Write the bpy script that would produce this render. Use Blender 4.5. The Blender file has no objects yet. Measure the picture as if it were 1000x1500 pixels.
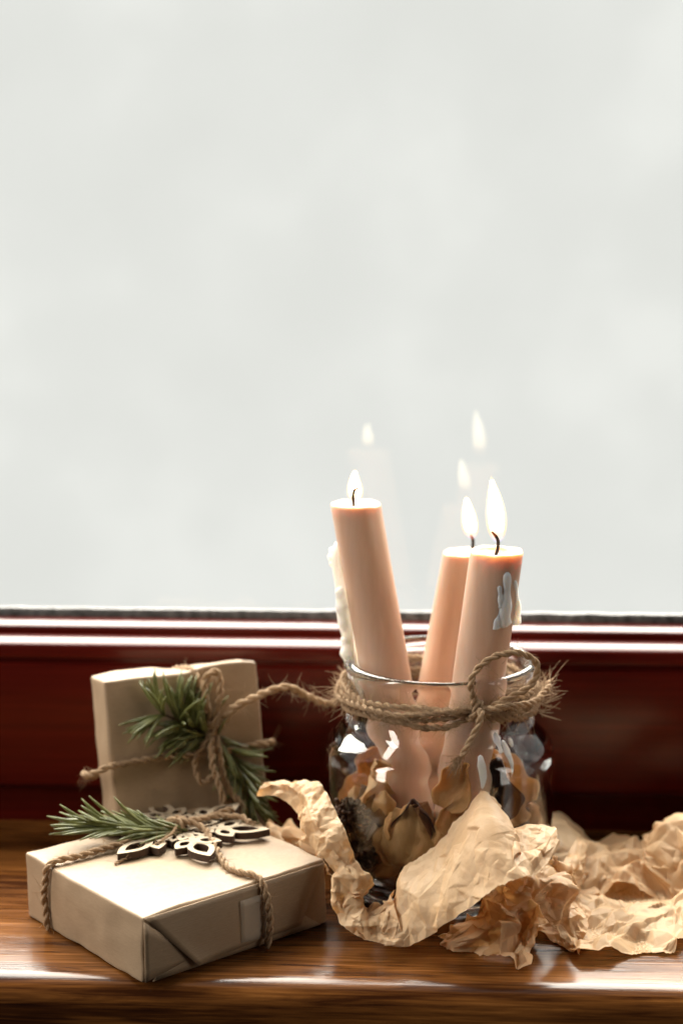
import bpy, bmesh, math, random
import numpy as np
from mathutils import Vector, Matrix, Quaternion, noise

S = bpy.context.scene
COL = S.collection

# ------------------------------------------------------------------ camera
F_PX = 2540.0                       # focal length in pixels of the 1000 x 1500 photograph
YAW, PITCH = math.radians(2.773), math.radians(10.156)
CAM = Vector((-0.00737, -0.72559, 0.295))
FWD = Vector((-math.sin(YAW) * math.cos(PITCH), math.cos(YAW) * math.cos(PITCH), -math.sin(PITCH)))
RGT = Vector((math.cos(YAW), math.sin(YAW), 0))
UPV = RGT.cross(FWD)
cd = bpy.data.cameras.new('camera')
cam = bpy.data.objects.new('camera', cd); COL.objects.link(cam)
cam.matrix_world = Matrix((
    (RGT.x, UPV.x, -FWD.x, CAM.x), (RGT.y, UPV.y, -FWD.y, CAM.y), (RGT.z, UPV.z, -FWD.z, CAM.z), (0, 0, 0, 1)))
cd.sensor_fit = 'VERTICAL'; cd.sensor_height = 36; cd.sensor_width = 24
cd.lens = F_PX * 36 / 1500
cd.clip_start = 0.02; cd.clip_end = 100
cd.dof.use_dof = True; cd.dof.focus_distance = 0.685; cd.dof.aperture_fstop = 5.8
S.camera = cam

# ------------------------------------------------------------------ world (the dim room behind the camera)
W = bpy.data.worlds.new('World'); S.world = W; W.use_nodes = True
W.node_tree.nodes['Background'].inputs[0].default_value = (1.0, 0.90, 0.78, 1)
W.node_tree.nodes['Background'].inputs[1].default_value = 0.018

# ------------------------------------------------------------------ daylight through the window, and two added fill lamps
SUN = Vector((-0.13, 0.70, 0.70)).normalized()
sd = bpy.data.lights.new('daylight', 'AREA'); sd.shape = 'RECTANGLE'; sd.size = 8.5; sd.size_y = 3.8; sd.energy = 2350; sd.color = (1.0, 0.95, 0.86)
so = bpy.data.objects.new('daylight', sd); COL.objects.link(so)      # bright part of the overcast sky, high outside the window
so.location = SUN * 5.0
so.rotation_euler = SUN.to_track_quat('Z', 'Y').to_euler()
ad = bpy.data.lights.new('left_fill_light', 'AREA'); ad.shape = 'RECTANGLE'; ad.energy = 26; ad.size = 0.3; ad.size_y = 1.3; ad.color = (1.0, 0.93, 0.84)
ao = bpy.data.objects.new('left_fill_light', ad); COL.objects.link(ao)  # added soft fill from the front left, no actual window of the room
ao.location = (-1.55, -0.85, 0.95)
ao.rotation_euler = (ao.location - Vector((0, 0, 0.05))).to_track_quat('Z', 'Y').to_euler()

bd = bpy.data.lights.new('right_rim_light', 'AREA'); bd.shape = 'RECTANGLE'; bd.energy = 6.5; bd.size = 0.35; bd.size_y = 1.2; bd.color = (1.0, 0.92, 0.82)
bo = bpy.data.objects.new('right_rim_light', bd); COL.objects.link(bo)  # added to rim the right edges of jar and candles, no lamp stands there
bo.location = (1.55, -0.55, 0.75)
bo.rotation_euler = (bo.location - Vector((0, 0, 0.08))).to_track_quat('Z', 'Y').to_euler()

# ------------------------------------------------------------------ exposure and sampling
S.view_settings.view_transform = 'Standard'; S.view_settings.look = 'None'
S.view_settings.exposure = 0.0; S.view_settings.gamma = 1.0; S.view_settings.use_curve_mapping = False
S.render.engine = 'CYCLES'
cy = S.cycles
cy.max_bounces = 20; cy.diffuse_bounces = 5; cy.glossy_bounces = 8; cy.transmission_bounces = 16; cy.transparent_max_bounces = 24
cy.caustics_refractive = True; cy.caustics_reflective = True; cy.blur_glossy = 0.6
cy.sample_clamp_indirect = 30.0; cy.use_denoising = True
try: cy.denoiser = 'OPENIMAGEDENOISE'
except Exception: pass


def P(x, y, Y=None, z=None):
    """point of the place seen at photograph pixel (x, y) at depth Y or at height z"""
    d = RGT * (x - 500) + UPV * (750 - y) + FWD * F_PX
    t = (z - CAM.z) / d.z if z is not None else (Y - CAM.y) / d.y
    return CAM + d * t


# ------------------------------------------------------------------ materials
def mat(name):
    m = bpy.data.materials.new(name); m.use_nodes = True
    nt = m.node_tree
    return m, nt, nt.nodes['Principled BSDF'], nt.nodes['Material Output']


def N(nt, t, **kw):
    n = nt.nodes.new(t)
    for k, v in kw.items():
        if k.startswith('i_'): n.inputs[k[2:].replace('_', ' ')].default_value = v
        else: setattr(n, k, v)
    return n


def ramp(nt, fac, stops):
    r = N(nt, 'ShaderNodeValToRGB'); e = r.color_ramp.elements
    while len(e) < len(stops): e.new(0.5)
    for i, (p, c) in enumerate(stops):
        e[i].position = p; e[i].color = (*c, 1) if len(c) == 3 else c
    nt.links.new(fac, r.inputs[0]); return r


def coords(nt, scale=(1, 1, 1), rot=(0, 0, 0), kind='Object'):
    tc = N(nt, 'ShaderNodeTexCoord'); mp = N(nt, 'ShaderNodeMapping')
    mp.inputs['Scale'].default_value = scale; mp.inputs['Rotation'].default_value = rot
    nt.links.new(tc.outputs[kind], mp.inputs['Vector']); return mp.outputs['Vector']


def noise_tex(nt, vec, scale, detail=4, rough=0.55, dist=0.0):
    n = N(nt, 'ShaderNodeTexNoise'); n.inputs['Scale'].default_value = scale
    n.inputs['Detail'].default_value = detail; n.inputs['Roughness'].default_value = rough; n.inputs['Distortion'].default_value = dist
    nt.links.new(vec, n.inputs['Vector']); return n.outputs['Fac']


def bump(nt, b, height, strength, dist):
    n = N(nt, 'ShaderNodeBump'); n.inputs['Strength'].default_value = strength; n.inputs['Distance'].default_value = dist
    nt.links.new(height, n.inputs['Height']); nt.links.new(n.outputs['Normal'], b.inputs['Normal']); return n


def simple(name, c1, c2, scale, rough, bstr=0.3, bdist=0.0004, stretch=(1, 1, 1), spec=0.4, sss=0, rad=(1, .4, .2), sscale=.004):
    m, nt, b, o = mat(name)
    v = coords(nt, stretch)
    f = noise_tex(nt, v, scale, 5, 0.6)
    r = ramp(nt, f, [(0.3, c1), (0.72, c2)])
    nt.links.new(r.outputs[0], b.inputs['Base Color'])
    b.inputs['Roughness'].default_value = rough; b.inputs['Specular IOR Level'].default_value = spec
    if bstr: bump(nt, b, f, bstr, bdist)
    if sss:
        b.inputs['Subsurface Weight'].default_value = sss; b.inputs['Subsurface Radius'].default_value = rad
        b.inputs['Subsurface Scale'].default_value = sscale
    return m


def add_translucent(m, color, fac):
    nt = m.node_tree; b = nt.nodes['Principled BSDF']; o = nt.nodes['Material Output']
    t = N(nt, 'ShaderNodeBsdfTranslucent'); t.inputs[0].default_value = (*color, 1)
    bi = b.inputs['Normal']
    if bi.is_linked: nt.links.new(bi.links[0].from_socket, t.inputs['Normal'])
    mx = N(nt, 'ShaderNodeMixShader'); mx.inputs[0].default_value = fac
    nt.links.new(b.outputs[0], mx.inputs[1]); nt.links.new(t.outputs[0], mx.inputs[2]); nt.links.new(mx.outputs[0], o.inputs[0])
    return m


def wood_sill():
    m, nt, b, o = mat('oak_sill')
    v = coords(nt, (1.6, 22, 22))
    broad = noise_tex(nt, coords(nt, (2.2, 14, 14)), 3.0, 3, 0.5, 0.4)
    f = noise_tex(nt, v, 7.0, 8, 0.62, 1.4)
    fine = noise_tex(nt, coords(nt, (4, 130, 130)), 6.0, 4, 0.6)
    mixn = N(nt, 'ShaderNodeMix'); mixn.data_type = 'FLOAT'; mixn.inputs[0].default_value = 0.45
    nt.links.new(broad, mixn.inputs[2]); nt.links.new(f, mixn.inputs[3])
    mix2 = N(nt, 'ShaderNodeMix'); mix2.data_type = 'FLOAT'; mix2.inputs[0].default_value = 0.26
    nt.links.new(mixn.outputs[0], mix2.inputs[2]); nt.links.new(fine, mix2.inputs[3])
    r = ramp(nt, mix2.outputs[0], [(0.36, (0.014, 0.004, 0.002)), (0.44, (0.045, 0.014, 0.004)), (0.54, (0.155, 0.057, 0.013)), (0.66, (0.34, 0.138, 0.035))])
    nt.links.new(r.outputs[0], b.inputs['Base Color'])
    rr = ramp(nt, f, [(0.3, (0.12, 0.12, 0.12)), (0.7, (0.23, 0.23, 0.23))])
    nt.links.new(rr.outputs[0], b.inputs['Roughness'])
    b.inputs['Specular IOR Level'].default_value = 0.3
    bump(nt, b, mix2.outputs[0], 0.35, 0.0006)
    return m


def red_wood():
    m, nt, b, o = mat('mahogany_paint')
    f = noise_tex(nt, coords(nt, (1.5, 40, 40)), 7.0, 6, 0.6)
    r = ramp(nt, f, [(0.25, (0.060, 0.0042, 0.0025)), (0.75, (0.105, 0.008, 0.0042))])
    nt.links.new(r.outputs[0], b.inputs['Base Color'])
    b.inputs['Roughness'].default_value = 0.3; b.inputs['Specular IOR Level'].default_value = 0.12
    b.inputs['Coat Weight'].default_value = 0.75; b.inputs['Coat Roughness'].default_value = 0.2; b.inputs['Coat IOR'].default_value = 1.38
    bump(nt, b, f, 0.12, 0.0004)
    return m


def kraft():
    m, nt, b, o = mat('kraft_paper')
    f = noise_tex(nt, coords(nt, (1, 1, 1)), 35.0, 4, 0.6)
    fib = noise_tex(nt, coords(nt, (1, 1, 7)), 420.0, 3, 0.7)
    lines = noise_tex(nt, coords(nt, (12, 12, 320)), 5.0, 2, 0.5)
    mx = N(nt, 'ShaderNodeMix'); mx.data_type = 'FLOAT'; mx.inputs[0].default_value = 0.55
    nt.links.new(f, mx.inputs[2]); nt.links.new(fib, mx.inputs[3])
    r = ramp(nt, mx.outputs[0], [(0.3, (0.295, 0.205, 0.125)), (0.7, (0.405, 0.29, 0.185))])
    nt.links.new(r.outputs[0], b.inputs['Base Color'])
    b.inputs['Roughness'].default_value = 0.52; b.inputs['Specular IOR Level'].default_value = 0.4
    m2 = N(nt, 'ShaderNodeMix'); m2.data_type = 'FLOAT'; m2.inputs[0].default_value = 0.4
    nt.links.new(lines, m2.inputs[2]); nt.links.new(fib, m2.inputs[3])
    bump(nt, b, m2.outputs[0], 0.35, 0.00025)
    return m


def crumple_mat(name, c1, c2, tr):
    m, nt, b, o = mat(name)
    f = noise_tex(nt, coords(nt), 60.0, 5, 0.6)
    r = ramp(nt, f, [(0.3, c1), (0.7, c2)])
    nt.links.new(r.outputs[0], b.inputs['Base Color'])
    b.inputs['Roughness'].default_value = 0.5; b.inputs['Specular IOR Level'].default_value = 0.35
    vo = N(nt, 'ShaderNodeTexVoronoi', feature='DISTANCE_TO_EDGE'); vo.inputs['Scale'].default_value = 150
    nt.links.new(coords(nt), vo.inputs['Vector'])
    ad2 = N(nt, 'ShaderNodeMath', operation='MULTIPLY_ADD'); ad2.inputs[1].default_value = 0.6
    nt.links.new(vo.outputs['Distance'], ad2.inputs[0])
    fn = noise_tex(nt, coords(nt), 500.0, 3, 0.6); ml = N(nt, 'ShaderNodeMath', operation='MULTIPLY'); ml.inputs[1].default_value = 0.25
    nt.links.new(fn, ml.inputs[0]); nt.links.new(ml.outputs[0], ad2.inputs[2])
    bump(nt, b, ad2.outputs[0], 0.5, 0.0008)
    add_translucent(m, tr, 0.43)
    return m


def glass_mat():
    m, nt, b, o = mat('jar_glass')
    nt.nodes.remove(b)
    g = N(nt, 'ShaderNodeBsdfGlass'); g.inputs['IOR'].default_value = 1.52; g.inputs['Roughness'].default_value = 0.0
    g.inputs['Color'].default_value = (0.995, 0.997, 0.992, 1)
    f = noise_tex(nt, coords(nt), 38.0, 2, 0.5)
    bp = N(nt, 'ShaderNodeBump'); bp.inputs['Strength'].default_value = 0.12; bp.inputs['Distance'].default_value = 0.0012
    nt.links.new(f, bp.inputs['Height']); nt.links.new(bp.outputs[0], g.inputs['Normal'])
    nt.links.new(g.outputs[0], o.inputs[0]); return m


def pane_mat():
    m, nt, b, o = mat('window_glass'); nt.nodes.remove(b)
    tr = N(nt, 'ShaderNodeBsdfTransparent'); tr.inputs[0].default_value = (0.985, 0.99, 0.985, 1)
    gl = N(nt, 'ShaderNodeBsdfGlossy'); gl.inputs['Roughness'].default_value = 0.0
    fr = N(nt, 'ShaderNodeFresnel'); fr.inputs['IOR'].default_value = 1.42
    ge = N(nt, 'ShaderNodeNewGeometry')
    inv = N(nt, 'ShaderNodeMath', operation='SUBTRACT'); inv.inputs[0].default_value = 1.0
    nt.links.new(ge.outputs['Backfacing'], inv.inputs[1])
    mu = N(nt, 'ShaderNodeMath', operation='MULTIPLY'); nt.links.new(fr.outputs[0], mu.inputs[0]); nt.links.new(inv.outputs[0], mu.inputs[1])
    mx = N(nt, 'ShaderNodeMixShader')
    nt.links.new(mu.outputs[0], mx.inputs[0]); nt.links.new(tr.outputs[0], mx.inputs[1]); nt.links.new(gl.outputs[0], mx.inputs[2])
    nt.links.new(mx.outputs[0], o.inputs[0]); return m


def sky_mat():
    m, nt, b, o = mat('overcast_sky'); nt.nodes.remove(b)
    f = noise_tex(nt, coords(nt), 0.75, 4, 0.5)
    r = ramp(nt, f, [(0.34, (0.742, 0.746, 0.712)), (0.52, (0.765, 0.769, 0.735)), (0.66, (0.815, 0.818, 0.782))])
    e = N(nt, 'ShaderNodeEmission'); e.inputs[1].default_value = 1.085
    nt.links.new(r.outputs[0], e.inputs[0]); nt.links.new(e.outputs[0], o.inputs[0]); return m


def flame_edge_mat():
    m, nt, b, o = mat('flame_edge'); nt.nodes.remove(b)
    tc = N(nt, 'ShaderNodeTexCoord'); sp = N(nt, 'ShaderNodeSeparateXYZ'); nt.links.new(tc.outputs['Generated'], sp.inputs[0])
    col = ramp(nt, sp.outputs['Z'], [(0.0, (0.25, 0.35, 1.0)), (0.14, (1.0, 0.50, 0.16)), (0.45, (1.0, 0.74, 0.36))])
    e = N(nt, 'ShaderNodeEmission'); e.inputs[1].default_value = 3.0; nt.links.new(col.outputs[0], e.inputs[0])
    op = ramp(nt, sp.outputs['Z'], [(0.0, (0.05, 0.05, 0.05)), (0.3, (0.22, 0.22, 0.22)), (0.9, (0.26, 0.26, 0.26)), (1.0, (0.05, 0.05, 0.05))])
    t = N(nt, 'ShaderNodeBsdfTransparent'); mx = N(nt, 'ShaderNodeMixShader')
    nt.links.new(op.outputs[0], mx.inputs[0]); nt.links.new(t.outputs[0], mx.inputs[1]); nt.links.new(e.outputs[0], mx.inputs[2])
    nt.links.new(mx.outputs[0], o.inputs[0]); return m


def flame_mat():
    m, nt, b, o = mat('flame'); nt.nodes.remove(b)
    tc = N(nt, 'ShaderNodeTexCoord'); sp = N(nt, 'ShaderNodeSeparateXYZ'); nt.links.new(tc.outputs['Generated'], sp.inputs[0])
    col = ramp(nt, sp.outputs['Z'], [(0.05, (1.0, 0.52, 0.18)), (0.30, (1.0, 0.80, 0.48)), (0.9, (1.0, 0.88, 0.62))])
    e = N(nt, 'ShaderNodeEmission'); e.inputs[1].default_value = 21.0; nt.links.new(col.outputs[0], e.inputs[0])
    op = ramp(nt, sp.outputs['Z'], [(0.0, (0, 0, 0)), (0.16, (0.03, 0.03, 0.03)), (0.42, (0.7, 0.7, 0.7)), (0.58, (1, 1, 1))])
    t = N(nt, 'ShaderNodeBsdfTransparent'); mx = N(nt, 'ShaderNodeMixShader')
    nt.links.new(op.outputs[0], mx.inputs[0]); nt.links.new(t.outputs[0], mx.inputs[1]); nt.links.new(e.outputs[0], mx.inputs[2])
    nt.links.new(mx.outputs[0], o.inputs[0]); return m


M = dict(
    sill=wood_sill(), red=red_wood(), kraft=kraft(), glass=glass_mat(), pane=pane_mat(), sky=sky_mat(), flame=flame_mat(), flame_edge=flame_edge_mat(),
    gasket=simple('rubber_gasket', (0.02, 0.018, 0.018), (0.16, 0.15, 0.145), 260, 0.4, 0.6, 0.0006),
    paper=crumple_mat('crumpled_kraft', (0.66, 0.48, 0.28), (0.80, 0.64, 0.43), (0.96, 0.70, 0.40)),
    jute=simple('jute_twine', (0.24, 0.15, 0.082), (0.54, 0.385, 0.245), 900, 0.8, 0.6, 0.0003, spec=0.2),
    wax=simple('tan_wax', (0.57, 0.365, 0.255), (0.69, 0.475, 0.35), 130, 0.42, 0.12, 0.0004, (1, 1, 0.12), sss=0.8, rad=(1.0, 0.68, 0.46), sscale=0.0065, spec=0.45),
    white_wax=simple('white_wax', (0.90, 0.88, 0.84), (0.95, 0.93, 0.89), 120, 0.4, 0.1, 0.0004, sss=0.8, rad=(1, .8, .6), sscale=0.004),
    wick=simple('burnt_wick', (0.006, 0.005, 0.004), (0.03, 0.02, 0.015), 900, 0.8),
    ember=simple('glowing_wick', (0.30, 0.06, 0.01), (0.45, 0.12, 0.02), 900, 0.7),
    needle=simple('pine_needle', (0.060, 0.072, 0.016), (0.19, 0.20, 0.062), 160, 0.38, 0.0, spec=0.5),
    bark=simple('twig_bark', (0.05, 0.03, 0.018), (0.14, 0.085, 0.05), 500, 0.8),
    ply=simple('plywood_face', (0.40, 0.315, 0.215), (0.50, 0.405, 0.29), 50, 0.7, 0.2, 0.0003, (1, 9, 1)),
    burnt=simple('laser_burnt_edge', (0.028, 0.014, 0.008), (0.075, 0.036, 0.018), 300, 0.7),
    dark_flower=simple('dried_flower_head', (0.028, 0.014, 0.008), (0.11, 0.055, 0.028), 350, 0.85),
)
for k, (a, b_, t) in dict(petal_tan=((0.66, 0.36, 0.13), (0.74, 0.47, 0.20), (0.75, 0.38, 0.12)),
                          petal_brown=((0.27, 0.11, 0.04), (0.42, 0.20, 0.075), (0.4, 0.16, 0.05)),
                          petal_pale=((0.80, 0.52, 0.25), (0.78, 0.57, 0.32), (0.85, 0.55, 0.26)),
                          petal_dark=((0.045, 0.020, 0.012), (0.12, 0.052, 0.026), (0.2, 0.07, 0.03))).items():
    m_ = simple(k, tuple(q * .7 for q in a), tuple(q * 1.15 for q in b_), 190, 0.6, 0.8, 0.0012, (1, 0.3, 1)); M[k] = add_translucent(m_, t, 0.35)
mt, nt_, b_, o_ = mat('clear_tape')
b_.inputs['Base Color'].default_value = (0.66, 0.57, 0.45, 1); b_.inputs['Roughness'].default_value = 0.4; b_.inputs['Alpha'].default_value = 0.38
M['tape'] = mt
M['thin_wax'] = M['white_wax'].copy(); M['thin_wax'].name = 'thin_white_wax'
add_translucent(M['thin_wax'], (0.97, 0.95, 0.90), 0.45)
add_translucent(M['jute'], (0.75, 0.55, 0.34), 0.2)


# ------------------------------------------------------------------ mesh helpers
def mesh_obj(name, V, Fc, material, parent=None, smooth=True, mi=None, loc=None):
    me = bpy.data.meshes.new(name)
    me.from_pydata([tuple(v) for v in V], [], Fc)
    for mm in (material if isinstance(material, (list, tuple)) else [material]): me.materials.append(mm)
    if mi is not None: me.polygons.foreach_set('material_index', mi)
    if smooth: me.polygons.foreach_set('use_smooth', [True] * len(me.polygons))
    me.update()
    o = bpy.data.objects.new(name, me); COL.objects.link(o)
    if parent: o.parent = parent
    if loc is not None: o.location = loc
    return o


def tag(o, label=None, cat=None, group=None, kind=None):
    for k, v in (('label', label), ('category', cat), ('group', group), ('kind', kind)):
        if v: o[k] = v
    return o


def thing(name, label, cat, loc=(0, 0, 0), rot=None, group=None):
    o = bpy.data.objects.new(name, None); COL.objects.link(o); o.empty_display_size = 0.01
    o.location = loc
    if rot is not None: o.rotation_euler = rot
    return tag(o, label, cat, group)


def grid_faces(nu, nv, off=0, wrap_u=False):
    Fs = []
    for i in range(nu if wrap_u else nu - 1):
        for j in range(nv - 1):
            a = off + i * nv + j; b = off + ((i + 1) % nu) * nv + j
            Fs.append((a, b, b + 1, a + 1))
    return Fs


def catmull(pts, step=None, n=None, closed=False):
    pts = [Vector(p) for p in pts]
    out = []
    K = len(pts)
    segs = K if closed else K - 1
    for i in range(segs):
        p1, p2 = pts[i % K], pts[(i + 1) % K]
        p0 = pts[(i - 1) % K] if closed or i > 0 else p1 * 2 - p2
        p3 = pts[(i + 2) % K] if closed or i + 2 < K else p2 * 2 - p1
        m = 16
        for k in range(m):
            t = k / m
            out.append(0.5 * ((2 * p1) + (p2 - p0) * t + (2 * p0 - 5 * p1 + 4 * p2 - p3) * t * t + (3 * p1 - p0 - 3 * p2 + p3) * t ** 3))
    out.append(out[0].copy() if closed else pts[-1])
    L = [0.0]
    for a, b in zip(out, out[1:]): L.append(L[-1] + (b - a).length)
    cnt = n or max(3, int(L[-1] / step) + 1)
    res = []; j = 0
    for k in range(cnt):
        s = L[-1] * k / (cnt if closed else cnt - 1)
        while j < len(L) - 2 and L[j + 1] < s: j += 1
        d = L[j + 1] - L[j]
        res.append(out[j].lerp(out[j + 1], (s - L[j]) / d if d > 1e-12 else 0))
    return res


def frames(pts, closed=False):
    n = len(pts); T = []
    for i in range(n):
        a = pts[(i - 1) % n] if closed or i > 0 else pts[0]
        b = pts[(i + 1) % n] if closed or i < n - 1 else pts[-1]
        d = b - a
        T.append(d.normalized() if d.length > 1e-12 else (T[-1] if T else Vector((0, 0, 1))))
    u = T[0].orthogonal().normalized(); R = []
    for i in range(n):
        if i: u = (T[i - 1].rotation_difference(T[i]) @ u)
        u = (u - T[i] * u.dot(T[i])).normalized()
        R.append((T[i], u.copy(), T[i].cross(u)))
    return R


class MB:
    def __init__(s): s.V = []; s.F = []; s.mi = []
    def tube(s, pts, rad, sides=6, closed=False, caps=True, m=0):
        fr = frames(pts, closed); o = len(s.V); n = len(pts)
        for i, (p, (t, u, w)) in enumerate(zip(pts, fr)):
            r = rad(i / max(1, n - 1)) if callable(rad) else rad
            for k in range(sides):
                a = 2 * math.pi * k / sides
                s.V.append(p + (u * math.cos(a) + w * math.sin(a)) * r)
        for i in range(n if closed else n - 1):
            for k in range(sides):
                a = o + i * sides + k; b = o + i * sides + (k + 1) % sides
                j = (i + 1) % n
                s.F.append((a, b, o + j * sides + (k + 1) % sides, o + j * sides + k)); s.mi.append(m)
        if caps and not closed:
            s.F.append(tuple(o + k for k in range(sides))[::-1]); s.mi.append(m)
            s.F.append(tuple(o + (n - 1) * sides + k for k in range(sides))); s.mi.append(m)
    def build(s, name, material, parent=None, smooth=True): return mesh_obj(name, s.V, s.F, material, parent, smooth, s.mi)


def rope(mb, ctrl, r=0.0016, closed=False, plies=2, fuzz=4.0, rng=None, pitch=None, fuzz_len=0.006, wob=0.00025):
    """twisted jute twine along control points, with loose fibres"""
    rng = rng or random.Random(1)
    pts = catmull(ctrl, step=0.0007, closed=closed)
    ph0 = rng.random() * 10
    pts = [p + Vector((noise.noise(p * 160 + Vector((ph0, 0, 0))), noise.noise(p * 160 + Vector((0, ph0, 5))), noise.noise(p * 160 + Vector((9, 3, ph0))))) * wob * 2 for p in pts]
    fr = frames(pts, closed); n = len(pts)
    pitch = pitch or r * 6.5
    turns = n * 0.0007 / pitch
    if closed: turns = round(turns)
    for k in range(plies):
        strand = []
        for i, (p, (t, u, w)) in enumerate(zip(pts, fr)):
            a = 2 * math.pi * (turns * i / n + k / plies)
            strand.append(p + (u * math.cos(a) + w * math.sin(a)) * r * 0.52)
        jit = rng.random() * 50
        mb.tube(strand, (lambda q, jit=jit: r * (0.60 + 0.12 * noise.noise(Vector((q * n * 0.05, jit, 0))))), 7, closed)
    cnt = int(n * 0.0007 * 100 * fuzz)
    for _ in range(cnt):
        i = rng.randrange(n); t, u, w = fr[i]
        a = rng.random() * 6.283
        d = (u * math.cos(a) + w * math.sin(a)); p = pts[i] + d * r * 0.8
        fib(mb, p, (d * rng.uniform(.3, 1) + t * rng.uniform(-1.2, 1.2)).normalized(), rng.uniform(.3, 1) * fuzz_len, rng)
    return pts, fr


def fib(mb, p, d, L, rng, rad=0.00011, curl=1.0):
    bend = Vector((rng.uniform(-1, 1), rng.uniform(-1, 1), rng.uniform(-1, 1))) * curl
    q = []
    for k in range(5):
        t = k / 4
        q.append(p + d * L * t + bend * L * 0.35 * t * t)
    mb.tube(q, lambda s: rad * (1 - 0.6 * s), 3, caps=False)


def fray(mb, p, d, L, n, rng, spread=0.45, rad=0.00022):
    d = d.normalized()
    for _ in range(n):
        e = (d + Vector((rng.gauss(0, 1), rng.gauss(0, 1), rng.gauss(0, 1))) * spread * 0.5).normalized()
        fib(mb, p + Vector((rng.gauss(0, 1), rng.gauss(0, 1), rng.gauss(0, 1))) * 0.0006, e, L * rng.uniform(.5, 1.1), rng, rad, 1.1)


def knot(mb, c, axis, r, R, rng, turns=1.6):
    axis = axis.normalized(); u = axis.orthogonal().normalized(); w = axis.cross(u)
    q = []
    for k in range(int(turns * 8) + 1):
        a = 2 * math.pi * k / 8
        q.append(c + (u * math.cos(a) + w * math.sin(a)) * R * (1 + 0.12 * rng.uniform(-1, 1)) + axis * (k / 8 / turns - 0.5) * r * 3.0)
    rope(mb, q, r, rng=rng, fuzz=5, wob=0.0001)


# ------------------------------------------------------------------ sky outside
V, nu, nv = [], 33, 25
for i in range(nu):
    az = math.pi * i / (nu - 1)
    for j in range(nv):
        el = -math.pi / 2 + math.pi * j / (nv - 1)
        V.append((14 * math.cos(az) * math.cos(el), 0.4 + 14 * math.sin(az) * math.cos(el), 14 * math.sin(el)))
tag(mesh_obj('sky', V, grid_faces(nu, nv), M['sky']), kind='structure')

# ------------------------------------------------------------------ window sill
XW = 0.75
prof = [(0.0665, -0.034), (0.0665, 0.0), (-0.0985, 0.0)]
for k in range(1, 13):
    a = math.pi / 2 * k / 12; prof.append((-0.0985 - 0.0125 * math.sin(a), -0.0125 * (1 - math.cos(a))))
prof += [(-0.111, -0.045), (-0.100, -0.047), (-0.02, -0.047)]


def extrude_x(name, prof, x0, x1, nx, material, parent=None, closed=True, sharp=True, warp=None):
    V = []; n = len(prof)
    for i in range(nx + 1):
        x = x0 + (x1 - x0) * i / nx
        for (y, z) in prof:
            p = Vector((x, y, z)); V.append(p + (warp(p) if warp else Vector()))
    Fc = []
    for i in range(nx):
        for k in range(n if closed else n - 1):
            a = i * n + k; b = i * n + (k + 1) % n
            Fc.append((a, a + n, b + n, b))
    if closed: Fc += [tuple(range(n)), tuple(range(nx * n, nx * n + n))[::-1]]
    o = mesh_obj(name, V, Fc, material, parent)
    o.data.set_sharp_from_angle(angle=math.radians(28)) if sharp else None
    return o


sill = extrude_x('window_sill', prof, -XW, XW, 60, M['sill'])
tag(sill, kind='structure')

# ------------------------------------------------------------------ window: fixed frame, sash, bead, gasket, panes
win = thing('window', 'dark red wooden window with a grey pane behind the gifts and the jar', 'window', (0, 0.07, 0))


def wpart(name, prof, material, sharp=True, warp=None, nx=1):
    o = extrude_x(name, [(y - 0.07, z) for y, z in prof], -XW, XW, nx, material, win, sharp=sharp, warp=warp); return o


wpart('fixed_frame', [(0.0755, -0.045), (0.0755, 0.020), (0.113, 0.020), (0.113, -0.045)], M['red'])
wpart('lower_rail', [(0.068, 0.0165), (0.0635, 0.0195), (0.0625, 0.0225), (0.0625, 0.0785), (0.0655, 0.0795), (0.0655, 0.0815), (0.0625, 0.0825), (0.0620, 0.0868), (0.0626, 0.0885), (0.0632, 0.0890), (0.0722, 0.0914), (0.0732, 0.0912), (0.0735, 0.0905),
                        (0.084, 0.090), (0.084, 0.0165)], M['red'])
wpart('glazing_bead', [(0.0745, 0.0902), (0.0742, 0.0935), (0.0748, 0.0946), (0.0758, 0.0952), (0.0838, 0.0970), (0.0848, 0.0968), (0.0848, 0.0902)], M['red'])
wpart('gasket', [(0.0850, 0.0905), (0.0850, 0.0972), (0.0858, 0.1004), (0.0880, 0.1012), (0.0893, 0.0995), (0.0893, 0.0905)], M['gasket'], sharp=False, nx=400,
      warp=lambda p: Vector((0, 0, 1)) * (0.0004 * noise.noise(Vector((p.x * 90, 1, 2))) if p.z > 0.097 else 0.0))
for yy in (0.0895,):
    V = [(x, y - 0.07, z) for x in (-XW, XW) for y in (yy, yy + 0.004) for z in (0.0908, 1.25)]
    Fc = [(0, 1, 3, 2), (4, 6, 7, 5), (0, 4, 5, 1), (2, 3, 7, 6), (0, 2, 6, 4), (1, 5, 7, 3)]
    o = mesh_obj('glass_pane', V, Fc, M['pane'], win, smooth=False)
    bm = bmesh.new(); bm.from_mesh(o.data); bmesh.ops.recalc_face_normals(bm, faces=bm.faces); bm.to_mesh(o.data); bm.free()


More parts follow.
